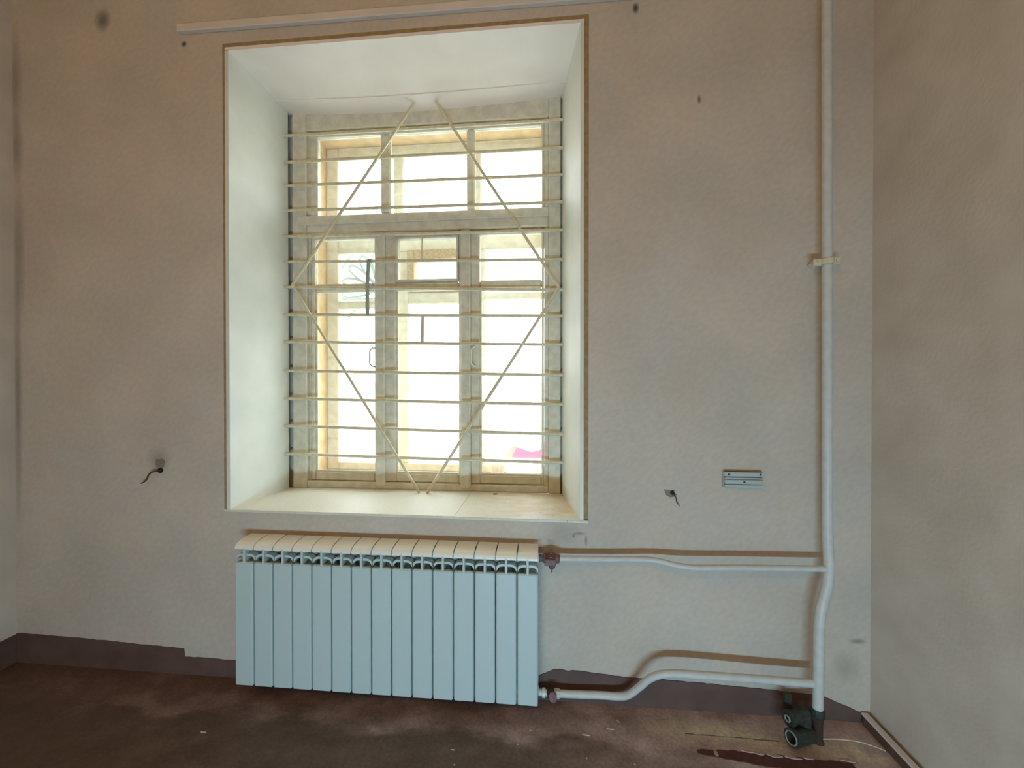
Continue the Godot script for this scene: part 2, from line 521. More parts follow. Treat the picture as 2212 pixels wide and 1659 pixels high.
func build_reveal() -> void:
	# boards lining the splayed opening
	var st := surf()
	prism(st, PackedVector2Array([Vector2(-1.364, 0.004), Vector2(-1.342, -0.366), Vector2(-1.358, -0.366), Vector2(-1.380, 0.004)]), Vector3(0, 0.715, 0), Vector3(1, 0, 0), Vector3(0, 0, 1), Vector3(0, 1.96, 0))
	structure(obj("trim_1", st, M.lining), "white lining board on the left side of the window recess")
	st = surf()
	prism(st, PackedVector2Array([Vector2(0.114, 0.004), Vector2(0.054, -0.366), Vector2(0.070, -0.366), Vector2(0.128, 0.004)]), Vector3(0, 0.715, 0), Vector3(1, 0, 0), Vector3(0, 0, 1), Vector3(0, 1.96, 0))
	structure(obj("trim_2", st, M.lining), "white lining board on the right side of the window recess")
	# soffit: two sheets, the inner one sagging, lapped along a curved seam
	var so := group_node("trim_3", self)
	used["trim_3"] = 0
	structure(so, "white soffit of the window recess, sagging at the window")
	var sag := func(x: float, z: float) -> float:
		var u := clampf((x + 1.37) / 1.49, 0.0, 1.0)
		var d := -z / 0.37
		return lerpf(2.671, 2.651, d) - 0.030 * sin(PI * pow(u, 0.9)) * d * d
	for part in [[0.004, -0.300, 0.0], [-0.282, -0.385, -0.0045]]:
		st = surf()
		st.set_smooth_group(1)
		var nx := 24
		var nz := 8
		for i in nx:
			for j in nz:
				var q := []
				for t in [[i, j], [i + 1, j], [i + 1, j + 1], [i, j + 1]]:
					var x := lerpf(-1.38, 0.128, float(t[0]) / nx)
					var z := lerpf(part[0], part[1], float(t[1]) / nz)
					q.append(Vector3(x, sag.call(x, z) + part[2], z))
				var m: Vector3 = (q[0] + q[2]) / 2
				face(st, q, m + Vector3(0, 1, 0))
				var q2 := []
				for p in q:
					q2.append(p + Vector3(0, 0.014, 0))
				face(st, q2, m)
		st.set_smooth_group(-1)
		for i in nx:
			var x0 := lerpf(-1.38, 0.128, float(i) / nx)
			var x1 := lerpf(-1.38, 0.128, float(i + 1) / nx)
			for z in [part[0], part[1]]:
				var y0: float = sag.call(x0, z) + part[2]
				var y1: float = sag.call(x1, z) + part[2]
				face(st, [Vector3(x0, y0, z), Vector3(x1, y1, z), Vector3(x1, y1 + 0.014, z), Vector3(x0, y0 + 0.014, z)], Vector3(x0, y0, (part[0] + part[1]) / 2))
		obj("sheet", st, M.soffit, so)
	# sill of two lengths; the right one reaches a little further forward
	var si := group_node("trim_4", self)
	used["trim_4"] = 0
	structure(si, "white window sill, dirty tan with a painted warm glow at its right end")
	for part in [[-1.392, -0.392, 0.005, 0.7215], [-0.390, 0.145, 0.011, 0.7225]]:
		st = surf()
		var lo := Vector3(part[0], 0.7125, -0.37)
		var hi := Vector3(part[1], part[3], part[2])
		var zf: float = part[2]
		var x0: float = part[0]
		var x1: float = part[1]
		var yt: float = part[3]
		var uv := func(p: Vector3) -> Vector2: return Vector2((p.x + 1.39) / 1.54, clampf(1.0 + (min(p.z, 0.0) - 0.03) / 0.41, 0.01, 0.99))
		var quads := [
			[Vector3(x0, yt, -0.37), Vector3(x1, yt, -0.37), Vector3(x1, yt, zf - 0.002), Vector3(x0, yt, zf - 0.002)],
			[Vector3(x0, yt, zf - 0.002), Vector3(x1, yt, zf - 0.002), Vector3(x1, yt - 0.002, zf), Vector3(x0, yt - 0.002, zf)],
			[Vector3(x0, yt - 0.002, zf), Vector3(x1, yt - 0.002, zf), Vector3(x1, 0.7125, zf), Vector3(x0, 0.7125, zf)],
			[Vector3(x0, 0.7125, -0.37), Vector3(x1, 0.7125, -0.37), Vector3(x1, 0.7125, zf), Vector3(x0, 0.7125, zf)],
			[Vector3(x0, 0.7125, -0.37), Vector3(x0, yt, -0.37), Vector3(x0, yt, zf - 0.002), Vector3(x0, 0.7125, zf)],
			[Vector3(x1, 0.7125, -0.37), Vector3(x1, yt, -0.37), Vector3(x1, yt, zf - 0.002), Vector3(x1, 0.7125, zf)]]
		for q in quads:
			face(st, q, (lo + hi) / 2, [uv.call(q[0]), uv.call(q[1]), uv.call(q[2]), uv.call(q[3])])
		obj("board", st, M.sill, si)
	# unpainted filler in the joint between lining and wall
	structure(obj("trim_5", box(Vector3(-1.394, 0.723, -0.03), Vector3(-1.3815, 2.705, -0.0005)), M.filler), "brown unpainted joint along the left edge of the recess")
	structure(obj("trim_6", box(Vector3(0.129, 0.724, -0.03), Vector3(0.147, 2.705, -0.0005)), M.filler), "brown unpainted joint along the right edge of the recess")
	structure(obj("trim_7", box(Vector3(-1.3815, 2.687, -0.03), Vector3(0.129, 2.705, -0.0005)), M.filler), "brown unpainted joint along the top edge of the recess")
	# batten above the window
	var ba := thing("wall_batten", "beige painted wooden batten running along the wall above the window", "batten")
	var bs := Basis(Vector3(0, 0, 1), -0.006)
	st = surf()
	bx(st, Vector3(0, -0.019, 0.0), Vector3(2.2, 0.013, 0.022), 0.003, bs, Vector3(-1.585, 2.775, 0))
	obj("board", st, M.batten, ba)
	st = surf()
	bx(st, Vector3(-0.006, 0.014, 0.0), Vector3(2.2, 0.022, 0.012), 0.002, bs, Vector3(-1.585, 2.775, 0))
	obj("top_strip", st, M.batten, ba)

# ---------------------------------------------------------------- window
func build_window() -> void:
	var w := group_node("window_1", self)
	used["window_1"] = 0
	structure(w, "old double wooden window with three casements below three fixed lights")
	var zf := -0.372
	# ---- fixed inner frame
	var fr := group_node("frame", w)
	obj("jamb", box(Vector3(-1.326, 0.716, -0.43), Vector3(-1.250, 2.66, zf), 0.004), M.frame, fr)
	obj("jamb", box(Vector3(-1.250, 0.75, -0.43), Vector3(-1.236, 2.60, -0.392), 0.002), M.frame, fr)
	obj("jamb", box(Vector3(-0.012, 0.716, -0.43), Vector3(0.046, 2.66, zf), 0.004), M.frame, fr)
	obj("jamb", box(Vector3(-0.034, 0.75, -0.43), Vector3(-0.012, 2.60, -0.388), 0.002), M.frame, fr)
	obj("packing", box(Vector3(-1.392, 0.7125, -0.43), Vector3(-1.326, 2.70, -0.405)), M.frame, fr)
	obj("packing", box(Vector3(0.046, 0.7125, -0.43), Vector3(0.146, 2.70, -0.405)), M.frame, fr)
	obj("packing", box(Vector3(-1.326, 2.66, -0.43), Vector3(0.046, 2.70, -0.405)), M.frame, fr)
	obj("head", box(Vector3(-1.250, 2.552, -0.43), Vector3(-0.012, 2.66, zf - 0.002), 0.004), M.frame, fr)
	obj("bottom_rail", box(Vector3(-1.250, 0.7225, -0.43), Vector3(-0.012, 0.757, zf - 0.002), 0.004), M.frame, fr)
	obj("transom", box(Vector3(-1.250, 2.022, -0.43), Vector3(-0.012, 2.112, zf), 0.006), M.frame, fr)
	obj("transom_moulding", box(Vector3(-1.250, 2.066, zf), Vector3(-0.012, 2.110, zf + 0.012), 0.004), M.frame, fr)
	# ---- fixed lights above the transom
	var top := group_node("fixed_light", w)
	var z0 := -0.42
	var z1 := -0.388
	obj("stile", box(Vector3(-1.236, 2.112, z0), Vector3(-1.197, 2.552, z1), 0.004), M.frame, top)
	obj("stile", box(Vector3(-0.046, 2.112, z0), Vector3(-0.034, 2.552, z1), 0.004), M.frame, top)
	obj("top_rail", box(Vector3(-1.197, 2.522, z0), Vector3(-0.046, 2.552, z1), 0.004), M.frame, top)
	obj("bottom_rail", box(Vector3(-1.197, 2.112, z0), Vector3(-0.046, 2.120, z1), 0.002), M.frame, top)
	obj("glazing_bar", box(Vector3(-0.862, 2.120, z0), Vector3(-0.811, 2.522, z1), 0.008), M.frame, top)
	obj("glazing_bar", box(Vector3(-0.419, 2.120, z0), Vector3(-0.378, 2.522, z1), 0.008), M.frame, top)
	for p in [[-1.197, -0.862], [-0.811, -0.419], [-0.378, -0.046]]:
		obj("pane", box(Vector3(p[0], 2.120, -0.407), Vector3(p[1], 2.522, -0.404)), M.glass, top)
	# ---- inner casements: x of hinge stile, glass left, glass right, outer edge
	var cs := [[-1.234, -1.213, -0.895, -0.858], [-0.858, -0.784, -0.459, -0.400], [-0.400, -0.354, -0.046, -0.035]]
	for i in 3:
		var c: Array = cs[i]
		var ca := group_node("casement", w)
		obj("stile", box(Vector3(c[0], 0.758, z0), Vector3(c[1], 2.021, z1), 0.004), M.frame, ca)
		obj("stile", box(Vector3(c[2], 0.758, z0), Vector3(c[3], 2.021, z1), 0.004), M.frame, ca)
		obj("rail", box(Vector3(c[1], 1.996, z0), Vector3(c[2], 2.021, z1), 0.004), M.frame, ca)
		obj("rail", box(Vector3(c[1], 0.758, z0), Vector3(c[2], 0.803, z1), 0.006), M.frame, ca)
		obj("rail", box(Vector3(c[1], 1.727, z0), Vector3(c[2], 1.770, z1), 0.008), M.frame, ca)
		obj("glazing_bead", box(Vector3(c[1], 0.803, -0.402), Vector3(c[1] + 0.010, 1.727, -0.394), 0.002), M.frame, ca)
		obj("glazing_bead", box(Vector3(c[1] + 0.010, 0.803, -0.402), Vector3(c[2], 0.811, -0.394), 0.002), M.frame, ca)
		obj("pane", box(Vector3(c[1], 0.803, -0.407), Vector3(c[2], 1.727, -0.404)), M.glass, ca)
		if i != 1:
			obj("pane", box(Vector3(c[1], 1.770, -0.407), Vector3(c[2], 1.996, -0.404)), M.glass, ca)
		else:
			# small opening vent sash in the middle casement
			for q in [[c[1], 1.770, c[1] + 0.016, 1.996], [c[2] - 0.010, 1.770, c[2], 1.996], [c[1] + 0.016, 1.770, c[2] - 0.010, 1.782], [c[1] + 0.016, 1.984, c[2] - 0.010, 1.996]]:
				obj("vent_frame", box(Vector3(q[0], q[1], -0.415), Vector3(q[2], q[3], -0.378), 0.003), M.frame, ca)
			obj("pane", box(Vector3(c[1] + 0.016, 1.782, -0.407), Vector3(c[2] - 0.010, 1.984, -0.404)), M.glass, ca)
		if i < 2:
			# meeting strip covering the joint with the next casement
			var xm: float = [-0.884, -0.447][i]
			obj("meeting_strip", box(Vector3(xm, 0.735, z1), Vector3(xm + 0.050, 2.020, z1 + 0.020), 0.006), M.frame, ca)
			# bow handle
			var xh: float = [-0.907, -0.392][i]
			var st := surf()
			tube(st, round_path([Vector3(xh + 0.016, 1.437, z1), Vector3(xh + 0.014, 1.437, z1 + 0.026), Vector3(xh, 1.425, z1 + 0.030), Vector3(xh, 1.355, z1 + 0.030), Vector3(xh + 0.014, 1.343, z1 + 0.026), Vector3(xh + 0.016, 1.343, z1)], 0.014, 4), 0.0045, 8)
			var hd := obj("handle", st, M.white_metal, ca)
			hd.set_meta("label", "thin white bow handle")
	# ---- lining of the space between the two windows
	var bl := group_node("box_lining", w)
	obj("board", box(Vector3(-1.262, 0.78, -0.60), Vector3(-1.240, 2.60, -0.43)), M.box_lining, bl)
	obj("board", box(Vector3(-0.030, 0.78, -0.60), Vector3(-0.010, 2.60, -0.43)), M.box_lining, bl)
	obj("board", box(Vector3(-1.262, 2.555, -0.60), Vector3(-0.010, 2.58, -0.43)), M.box_lining, bl)
	obj("board", box(Vector3(-1.262, 0.755, -0.60), Vector3(-0.010, 0.78, -0.43)), M.box_lining, bl)
	# ---- outer window
	var ow := group_node("outer_sash", w)
	var a0 := -0.585
	var a1 := -0.548
	obj("stile", box(Vector3(-1.240, 0.78, a0), Vector3(-1.172, 2.555, a1), 0.005), M.outer_frame, ow)
	obj("stile", box(Vector3(-0.036, 0.78, a0), Vector3(-0.030, 2.555, a1), 0.002), M.outer_frame, ow)
	obj("top_rail", box(Vector3(-1.172, 2.488, a0), Vector3(-0.036, 2.555, a1), 0.005), M.outer_frame, ow)
	obj("bottom_rail", box(Vector3(-1.172, 0.78, a0), Vector3(-0.036, 0.822, a1), 0.005), M.outer_frame, ow)
	obj("transom", box(Vector3(-1.172, 1.975, a0), Vector3(-0.036, 2.085, a1), 0.005), M.outer_frame, ow)
	obj("mullion", box(Vector3(-0.862, 0.822, a0), Vector3(-0.774, 1.975, a1), 0.006), M.outer_frame, ow)
	obj("mullion", box(Vector3(-0.425, 0.822, a0), Vector3(-0.354, 1.975, a1), 0.006), M.outer_frame, ow)
	obj("mullion", box(Vector3(-0.855, 2.085, a0), Vector3(-0.800, 2.488, a1), 0.006), M.outer_frame, ow)
	obj("mullion", box(Vector3(-0.420, 2.085, a0), Vector3(-0.372, 2.488, a1), 0.006), M.outer_frame, ow)
	obj("rail", box(Vector3(-1.172, 1.668, a0), Vector3(-0.862, 1.712, a1), 0.005), M.outer_frame, ow)
	obj("rail", box(Vector3(-0.354, 1.706, a0), Vector3(-0.036, 1.742, a1), 0.005), M.outer_frame, ow)
	obj("rail", box(Vector3(-0.774, 1.690, a0), Vector3(-0.425, 1.752, a1), 0.005), M.outer_frame, ow)
	# vent sash of the middle outer light: a deep little frame
	for q in [[-0.774, 1.752, -0.735, 1.975], [-0.735, 1.925, -0.425, 1.975], [-0.450, 1.752, -0.425, 1.925], [-0.735, 1.752, -0.450, 1.775]]:
		obj("vent_frame", box(Vector3(q[0], q[1], a0 - 0.006), Vector3(q[2], q[3], a1 + 0.022), 0.003), M.vent, ow)
	for p in [[-1.172, 0.822, -0.862, 1.668], [-1.172, 1.712, -0.862, 1.975], [-0.774, 0.822, -0.425, 1.690], [-0.735, 1.775, -0.450, 1.925], [-0.354, 0.822, -0.036, 1.706], [-0.354, 1.742, -0.036, 1.975], [-1.172, 2.085, -0.855, 2.488], [-0.800, 2.085, -0.420, 2.488], [-0.372, 2.085, -0.036, 2.488]]:
		obj("pane", box(Vector3(p[0], p[1], -0.569), Vector3(p[2], p[3], -0.566)), M.glass, ow)

func build_grille() -> void:
	var g := thing("window_grille", "cream painted steel window grille of thin horizontal bars with a large crossed diamond", "grille")
	var z := -0.335
	var rows := [[2.507, 2.507], [2.374, 2.376], [2.256, 2.248], [2.131, 2.119], [2.001, 1.987], [1.873, 1.848], [1.746, 1.703], [1.606, 1.580], [1.469, 1.443], [1.323, 1.299], [1.182, 1.159], [1.043, 1.017], [0.901, 0.881]]
	for r in rows:
		var st := surf()
		tube(st, [Vector3(-1.3445, r[0], z), Vector3(-0.95, lerpf(r[0], r[1], 0.29), z), Vector3(-0.4, lerpf(r[0], r[1], 0.70), z), Vector3(0.056, r[1], z)], 0.0074, 8)
		obj("bar", st, M.bar, g)
	var zd := z + 0.0142
	for d in [[-0.664, 2.621, -1.292, 1.752], [-0.556, 2.621, 0.036, 1.712], [-1.292, 1.752, -0.640, 0.7235], [0.036, 1.712, -0.602, 0.7235]]:
		var st := surf()
		tube(st, [Vector3(d[0], d[1], zd), Vector3(d[2], d[3], zd)], 0.0070, 8)
		obj("diagonal_rod", st, M.bar, g)
	# short welded pieces
	var st := surf()
	tube(st, round_path([Vector3(-0.885, 1.864, z + 0.006), Vector3(-0.896, 1.864, z + 0.011), Vector3(-0.903, 1.740, z + 0.011), Vector3(-0.905, 1.595, z + 0.006)], 0.01, 4), 0.0090, 8)
	obj("latch_rod", st, M.latch, g)
	st = surf()
	tube(st, [Vector3(-0.625, 1.592, z), Vector3(-0.629, 1.459, z)], 0.0085, 8)
	obj("link", st, M.bar, g)
	st = surf()
	tube(st, [Vector3(-0.629, 1.996, z), Vector3(-0.630, 1.862, z)], 0.003, 8)
	obj("link", st, M.bar, g)

func petal(c: Vector2, ang: float, len_: float, wid: float) -> Array:
	var out := []
	for k in 17:
		var t := TAU * k / 16.0
		var u := (1.0 - cos(t)) / 2.0 * len_
		var v := sin(t) * wid * (0.25 + 0.75 * u / len_)
		out.append(Vector3(c.x + cos(ang) * u - sin(ang) * v, c.y + sin(ang) * u + cos(ang) * v, -0.64))
	return out

func build_outside() -> void:
	structure(obj("ground_outside", box(Vector3(-60, -3.5, -120), Vector3(60, -3.3, -0.6)), M.paving), "pale overexposed paving outside the window")
	# whitewashed sunburst ornament on the outer face of the wall
	var o := thing("exterior_ornament", "pale sunburst ironwork with rounded petals outside the upper left casement", "ironwork")
	var c := Vector2(-0.975, 1.790)
	for a in [96, 119, 142, 165, 186]:
		var st := surf()
		tube(st, petal(c, deg_to_rad(a), 0.225, 0.036), 0.0078, 6)
		obj("petal", st, M.ornament, o)
	for r in [[1.79, 0.265, 40, 150], [1.50, 0.235, 60, 150]]:
		var pts := []
		for k in 15:
			var t := deg_to_rad(lerpf(r[2], r[3], k / 14.0))
			pts.append(Vector3(c.x + cos(t) * r[1], r[0] + sin(t) * r[1], -0.652))
		var st := surf()
		tube(st, pts, 0.009, 6)
		obj("arch", st, M.ornament, o)
	var st := surf()
	tube(st, [Vector3(-1.26, 1.745, -0.66), Vector3(-0.848, 1.745, -0.66)], 0.007, 6)
	obj("cross_bar", st, M.ornament, o)
	for x in [-1.255, -0.848]:
		st = surf()
		tube(st, [Vector3(x, 0.79, -0.655), Vector3(x, 2.5, -0.655)], 0.008, 6)
		obj("upright", st, M.ornament, o)
	# torn plastic sheet hanging between the two windows
	st = surf()
	var lft := [[-0.330, 1.30], [-0.345, 1.15], [-0.350, 1.00], [-0.348, 0.90], [-0.310, 0.785]]
	var rgt := [[-0.060, 1.30], [-0.100, 1.15], [-0.150, 1.02], [-0.190, 0.90], [-0.248, 0.785]]
	var rows := 20
	st.set_smooth_group(1)
	for side in [0.0, 0.0012]:
		for i in rows:
			for k in 8:
				var q := []
				for t in [[i, k], [i + 1, k], [i + 1, k + 1], [i, k + 1]]:
					var v: float = float(t[0]) / rows * 4.0
					var b: int = min(3, int(v))
					var f := v - b
					var xl := lerpf(lft[b][0], lft[b + 1][0], f)
					var xr := lerpf(rgt[b][0], rgt[b + 1][0], f)
					var y := lerpf(lft[b][1], lft[b + 1][1], f)
					var u: float = t[1] / 8.0
					q.append(Vector3(lerpf(xl, xr, u), y, -0.49 + side + 0.012 * sin(u * 11.0 + y * 7.0)))
				face(st, q, (q[0] + q[2]) / 2.0 + Vector3(0, 0, 1.0 if side == 0.0 else -1.0))
	tag(obj("torn_plastic_sheet", st, M.film), "torn translucent plastic sheet hanging behind the right casement's lower pane", "plastic sheet")
	# low white outbuilding with a red sheet roof
	var s := thing("outbuilding", "small white outbuilding with a red roof whose dip is shaped after lens flare, seen low through the right casement", "outbuilding", Vector3(-0.3, -3.3, -14))
	obj("wall", box(Vector3(-1.3, 0, -1.6), Vector3(1.5, 1.70, 0), 0.02), M.shed_wall, s)
	st = surf()
	prism(st, PackedVector2Array([Vector2(-1.45, 1.70), Vector2(1.7, 1.70), Vector2(1.7, 1.95), Vector2(0.85, 2.32), Vector2(-0.42, 1.92), Vector2(-1.10, 2.14)]), Vector3(0, 0, 0.15), Vector3(1, 0, 0), Vector3(0, 1, 0), Vector3(0, 0, -1.9))
	obj("roof", st, M.red_sheet, s)  # valley between the peaks modelled on a notch of lens flare
	obj("window", box(Vector3(-0.9, 0.75, 0.0), Vector3(-0.25, 1.35, 0.03), 0.01), M.shed_glass, s)
	obj("ledge", box(Vector3(-1.4, 0.45, 0.0), Vector3(1.6, 0.55, 0.15), 0.01), M.shed_wall, s)

# ---------------------------------------------------------------- radiator
func build_radiator() -> void:
	var rad := thing("radiator", "white sectional radiator of fifteen flat-fronted sections below the window", "radiator", Vector3(-1.258, 0.0, 0.0))
	var W := 0.0808
	var first: Node3D = null
	for i in 15:
		var s: Node3D
		if first == null:
			s = group_node("section", rad)
			first = s
			var g := 0.0024
			var x0 := g
			var x1 := W - g
			var st := surf()
			bx(st, Vector3(x0, 0.055, 0.096), Vector3(x1, 0.549, 0.115), 0.0045)
			bx(st, Vector3(x0, 0.060, 0.075), Vector3(x0 + 0.0025, 0.545, 0.097))
			bx(st, Vector3(x1 - 0.0025, 0.060, 0.075), Vector3(x1, 0.545, 0.097))
			obj("front_panel", st, M.enamel, s)
			# curved cap
			st = surf()
			var top := [Vector2(0.1135, 0.600), Vector2(0.1130, 0.6065), Vector2(0.1095, 0.613), Vector2(0.102, 0.6185), Vector2(0.090, 0.623), Vector2(0.072, 0.6265), Vector2(0.050, 0.6285), Vector2(0.020, 0.629)]
			var pr := PackedVector2Array(top)
			for k in range(top.size() - 1, -1, -1):
				var p: Vector2 = top[k]
				pr.append(Vector2(max(0.020, p.x - (0.004 if k < 4 else 0.0)), p.y - (0.0 if k == 0 else 0.004)))
			prism(st, pr, Vector3(x0, 0, 0), Vector3(0, 0, 1), Vector3(0, 1, 0), Vector3(x1 - x0, 0, 0))
			obj("cap", st, M.enamel_cap_lit, s)
			obj("lip", box(Vector3(x0, 0.5965, 0.096), Vector3(x1, 0.603, 0.110), 0.001), M.enamel, s)
			# centre web between front panel and cap
			obj("web", box(Vector3(W / 2 - 0.0045, 0.545, 0.05), Vector3(W / 2 + 0.0045, 0.606, 0.1135), 0.0015), M.enamel, s)
			st = surf()
			for d in [-1.0, 1.0]:
				var pts := []
				for k in 7:
					var t := k / 6.0
					pts.append(Vector2(W / 2 + d * (0.004 + t * 0.034), 0.579 - 0.010 * pow(t, 4)))
				for k in range(6, -1, -1):
					var t := k / 6.0
					pts.append(Vector2(W / 2 + d * (0.004 + t * 0.034), 0.570 - 0.018 * pow(t, 5)))
				prism(st, PackedVector2Array(pts), Vector3(0, 0, 0.074), Vector3(1, 0, 0), Vector3(0, 1, 0), Vector3(0, 0, 0.028))
			obj("fin", st, M.enamel, s)
			# water column and header behind
			st = surf()
			bx(st, Vector3(W / 2 - 0.016, 0.05, 0.025), Vector3(W / 2 + 0.016, 0.555, 0.070), 0.008)
			tube(st, [Vector3(0.0, 0.585, 0.052), Vector3(W, 0.585, 0.052)], 0.020, 12)
			tube(st, [Vector3(0.0, 0.072, 0.052), Vector3(W, 0.072, 0.052)], 0.016, 12)
			bx(st, Vector3(x0, 0.06, 0.018), Vector3(x1, 0.60, 0.022), 0.001)
			obj("water_column", st, M.enamel, s)
		else:
			s = first.duplicate()
			s.name = "section_%03d" % i
			rad.add_child(s, true)
		s.position = Vector3(i * W, 0, 0)
	# mounting brackets
	for x in [0.2, 0.99]:
		obj("bracket", box(Vector3(x, 0.600, 0.001), Vector3(x + 0.012, 0.618, 0.024), 0.001), M.white_metal, rad)
		obj("bracket", box(Vector3(x, 0.085, 0.001), Vector3(x + 0.012, 0.100, 0.024), 0.001), M.white_metal, rad)

func build_pipes() -> void:
	# riser
	var r := thing("riser_pipe", "white vertical heating riser pipe in the corner, bent forward near the floor", "pipe")
	var st := surf()
	tube(st, round_path([Vector3(0.978, CEIL, 0.060), Vector3(0.988, 1.708, 0.060), Vector3(0.992, 0.72, 0.062), Vector3(0.985, 0.57, 0.088), Vector3(0.944, 0.455, 0.100), Vector3(0.937, 0.105, 0.104)], 0.10, 6), 0.0168, 16)
	obj("tube", st, M.pipe, r)
	st = surf()
	lathe(st, [[0.0, 0.0], [0.021, 0.0], [0.023, 0.006], [0.023, 0.020], [0.019, 0.028], [0.0, 0.028]], Vector3(0.937, 0.088, 0.104), Vector3.UP, 16)
	obj("collar", st, M.dark_iron, r)
	st = surf()
	lathe(st, [[0.0, 0.0], [0.020, 0.0], [0.015, 0.012], [0.0155, 0.06], [0.018, 0.088], [0.0, 0.088]], Vector3(0.937, 0.0, 0.106), Vector3.UP, 12)
	var stub := obj("stub", st, M.rust, r)
	stub.set_meta("label", "rusty unpainted foot of the riser")
	# clamp
	var cl := thing("pipe_clamp", "beige two-eared clamp holding the riser pipe halfway up", "clamp")
	st = surf()
	var arc := []
	for k in 11:
		var t := PI * k / 10.0
		arc.append(Vector3(0.988 - cos(t) * 0.0195, 1.700 + 0.003 * cos(t) * -1.0, 0.060 + sin(t) * 0.0195))
	for k in 10:
		var a: Vector3 = arc[k]
		var b: Vector3 = arc[k + 1]
		var cc := Vector3(0.988, 1.70, 0.060)
		var ao: Vector3 = (a - cc).normalized() * 0.003
		var bo: Vector3 = (b - cc).normalized() * 0.003
		ao.y = 0
		bo.y = 0
		var hy := Vector3(0, 0.010, 0)
		var mid := (a + b) / 2.0
		face(st, [a + ao + hy, b + bo + hy, b + bo - hy, a + ao - hy], cc)
		face(st, [a + hy, b + hy, b - hy, a - hy], mid * 2.0 - cc)
		for sg in [-1.0, 1.0]:
			face(st, [a + hy * sg, b + hy * sg, b + bo + hy * sg, a + ao + hy * sg], mid - hy * sg)
	obj("strap", st, M.bar, cl)
	for sg in [-1.0, 1.0]:
		st = surf()
		bx(st, Vector3(0.988 + (0.018 if sg > 0 else -0.046), 1.687 + 0.002 * sg, 0.054), Vector3(0.988 + (0.046 if sg > 0 else -0.018), 1.713 + 0.002 * sg, 0.064), 0.003)
		tube(st, [Vector3(0.988 + sg * 0.032, 1.701, 0.064), Vector3(0.988 + sg * 0.032, 1.701, 0.069)], 0.006, 6)
		obj("ear", st, M.bar, cl)
		st = surf()
		tube(st, [Vector3(0.988 + sg * 0.032, 1.701, 0.0), Vector3(0.988 + sg * 0.032, 1.701, 0.057)], 0.004, 8)
		obj("stud", st, M.bar, cl)
	# upper branch
	st = surf()
	tube(st, smooth_path([Vector3(0.030, 0.588, 0.054), Vector3(0.088, 0.589, 0.053), Vector3(0.22, 0.593, 0.053), Vector3(0.34, 0.598, 0.055), Vector3(0.40, 0.598, 0.064), Vector3(0.45, 0.593, 0.080), Vector3(0.50, 0.591, 0.092), Vector3(0.56, 0.592, 0.093), Vector3(0.70, 0.597, 0.090), Vector3(0.969, 0.603, 0.087)], 5), 0.0108, 14)
	tag(obj("branch_pipe", st, M.pipe), "thin white supply pipe from the riser to the radiator's top valve", "pipe")
	# lower branch with its swan-neck
	st = surf()
	tube(st, smooth_path([Vector3(0.030, 0.060, 0.045), Vector3(0.10, 0.061, 0.044), Vector3(0.20, 0.065, 0.045), Vector3(0.256, 0.068, 0.049), Vector3(0.292, 0.083, 0.058), Vector3(0.328, 0.125, 0.073), Vector3(0.362, 0.175, 0.094), Vector3(0.400, 0.203, 0.108), Vector3(0.45, 0.211, 0.111), Vector3(0.548, 0.211, 0.110), Vector3(0.758, 0.204, 0.102), Vector3(0.9235, 0.200, 0.100)], 6), 0.0135, 14)
	tag(obj("branch_pipe", st, M.pipe), "white return pipe with a swan-neck bend near the floor", "pipe")
	# valves
	var v := thing("top_valve", "tarnished reddish shut-off valve at the radiator's upper right corner", "valve", Vector3(0.0, 0.588, 0.054))
	st = surf()
	lathe(st, [[0.0, -0.047], [0.013, -0.047], [0.013, -0.030], [0.019, -0.028], [0.019, -0.012], [0.023, -0.008], [0.025, 0.0], [0.023, 0.010], [0.018, 0.014], [0.018, 0.030], [0.012, 0.034], [0.0, 0.034]], Vector3.ZERO, Vector3.RIGHT, 12)
	obj("body", st, M.brass, v)
	st = surf()
	lathe(st, [[0.0, 0.018], [0.013, 0.018], [0.013, 0.032], [0.007, 0.040], [0.0, 0.040]], Vector3(0.002, 0, 0), Vector3(0.05, -1, 0.1), 10)
	tube(st, [Vector3(0.003, -0.036, 0.003), Vector3(0.004, -0.056, 0.004)], 0.004, 8, 0.0015)
	obj("drain_nipple", st, M.brass, v)
	st = surf()
	lathe(st, [[0.0, 0.018], [0.012, 0.018], [0.012, 0.034], [0.0, 0.034]], Vector3.ZERO, Vector3(0, 0.2, 1), 10)
	tube(st, [Vector3(0, 0.02, 0.01), Vector3(-0.001, 0.040, 0.012)], 0.004, 8)
	obj("stem", st, M.brass, v)
	st = surf()
	bx(st, Vector3(-0.024, -0.014, 0.034), Vector3(0.020, 0.012, 0.042), 0.003)
	obj("handle", st, M.brass, v)
	var b := thing("bottom_valve", "ball valve with a red butterfly handle at the radiator's lower right corner", "valve", Vector3(0.0, 0.060, 0.046))
	st = surf()
	lathe(st, [[0.0, -0.047], [0.012, -0.047], [0.012, -0.034], [0.017, -0.033], [0.017, -0.022], [0.012, -0.020], [0.012, -0.012], [0.0, -0.012]], Vector3.ZERO, Vector3.RIGHT, 12)
	obj("union_nut", st, M.white_metal, b)
	st = surf()
	lathe(st, [[0.0, -0.016], [0.015, -0.016], [0.019, -0.008], [0.019, 0.010], [0.016, 0.014], [0.0, 0.014]], Vector3.ZERO, Vector3.RIGHT, 12)
	obj("body", st, M.dark_iron, b)
	st = surf()
	lathe(st, [[0.0, 0.012], [0.017, 0.012], [0.018, 0.030], [0.0148, 0.036], [0.0, 0.036]], Vector3.ZERO, Vector3.RIGHT, 6)
	obj("end_nut", st, M.pipe, b)
	st = surf()
	lathe(st, [[0.0, 0.014], [0.009, 0.014], [0.009, 0.034], [0.0, 0.034]], Vector3.ZERO, Vector3(0.1, 0.25, 1), 10)
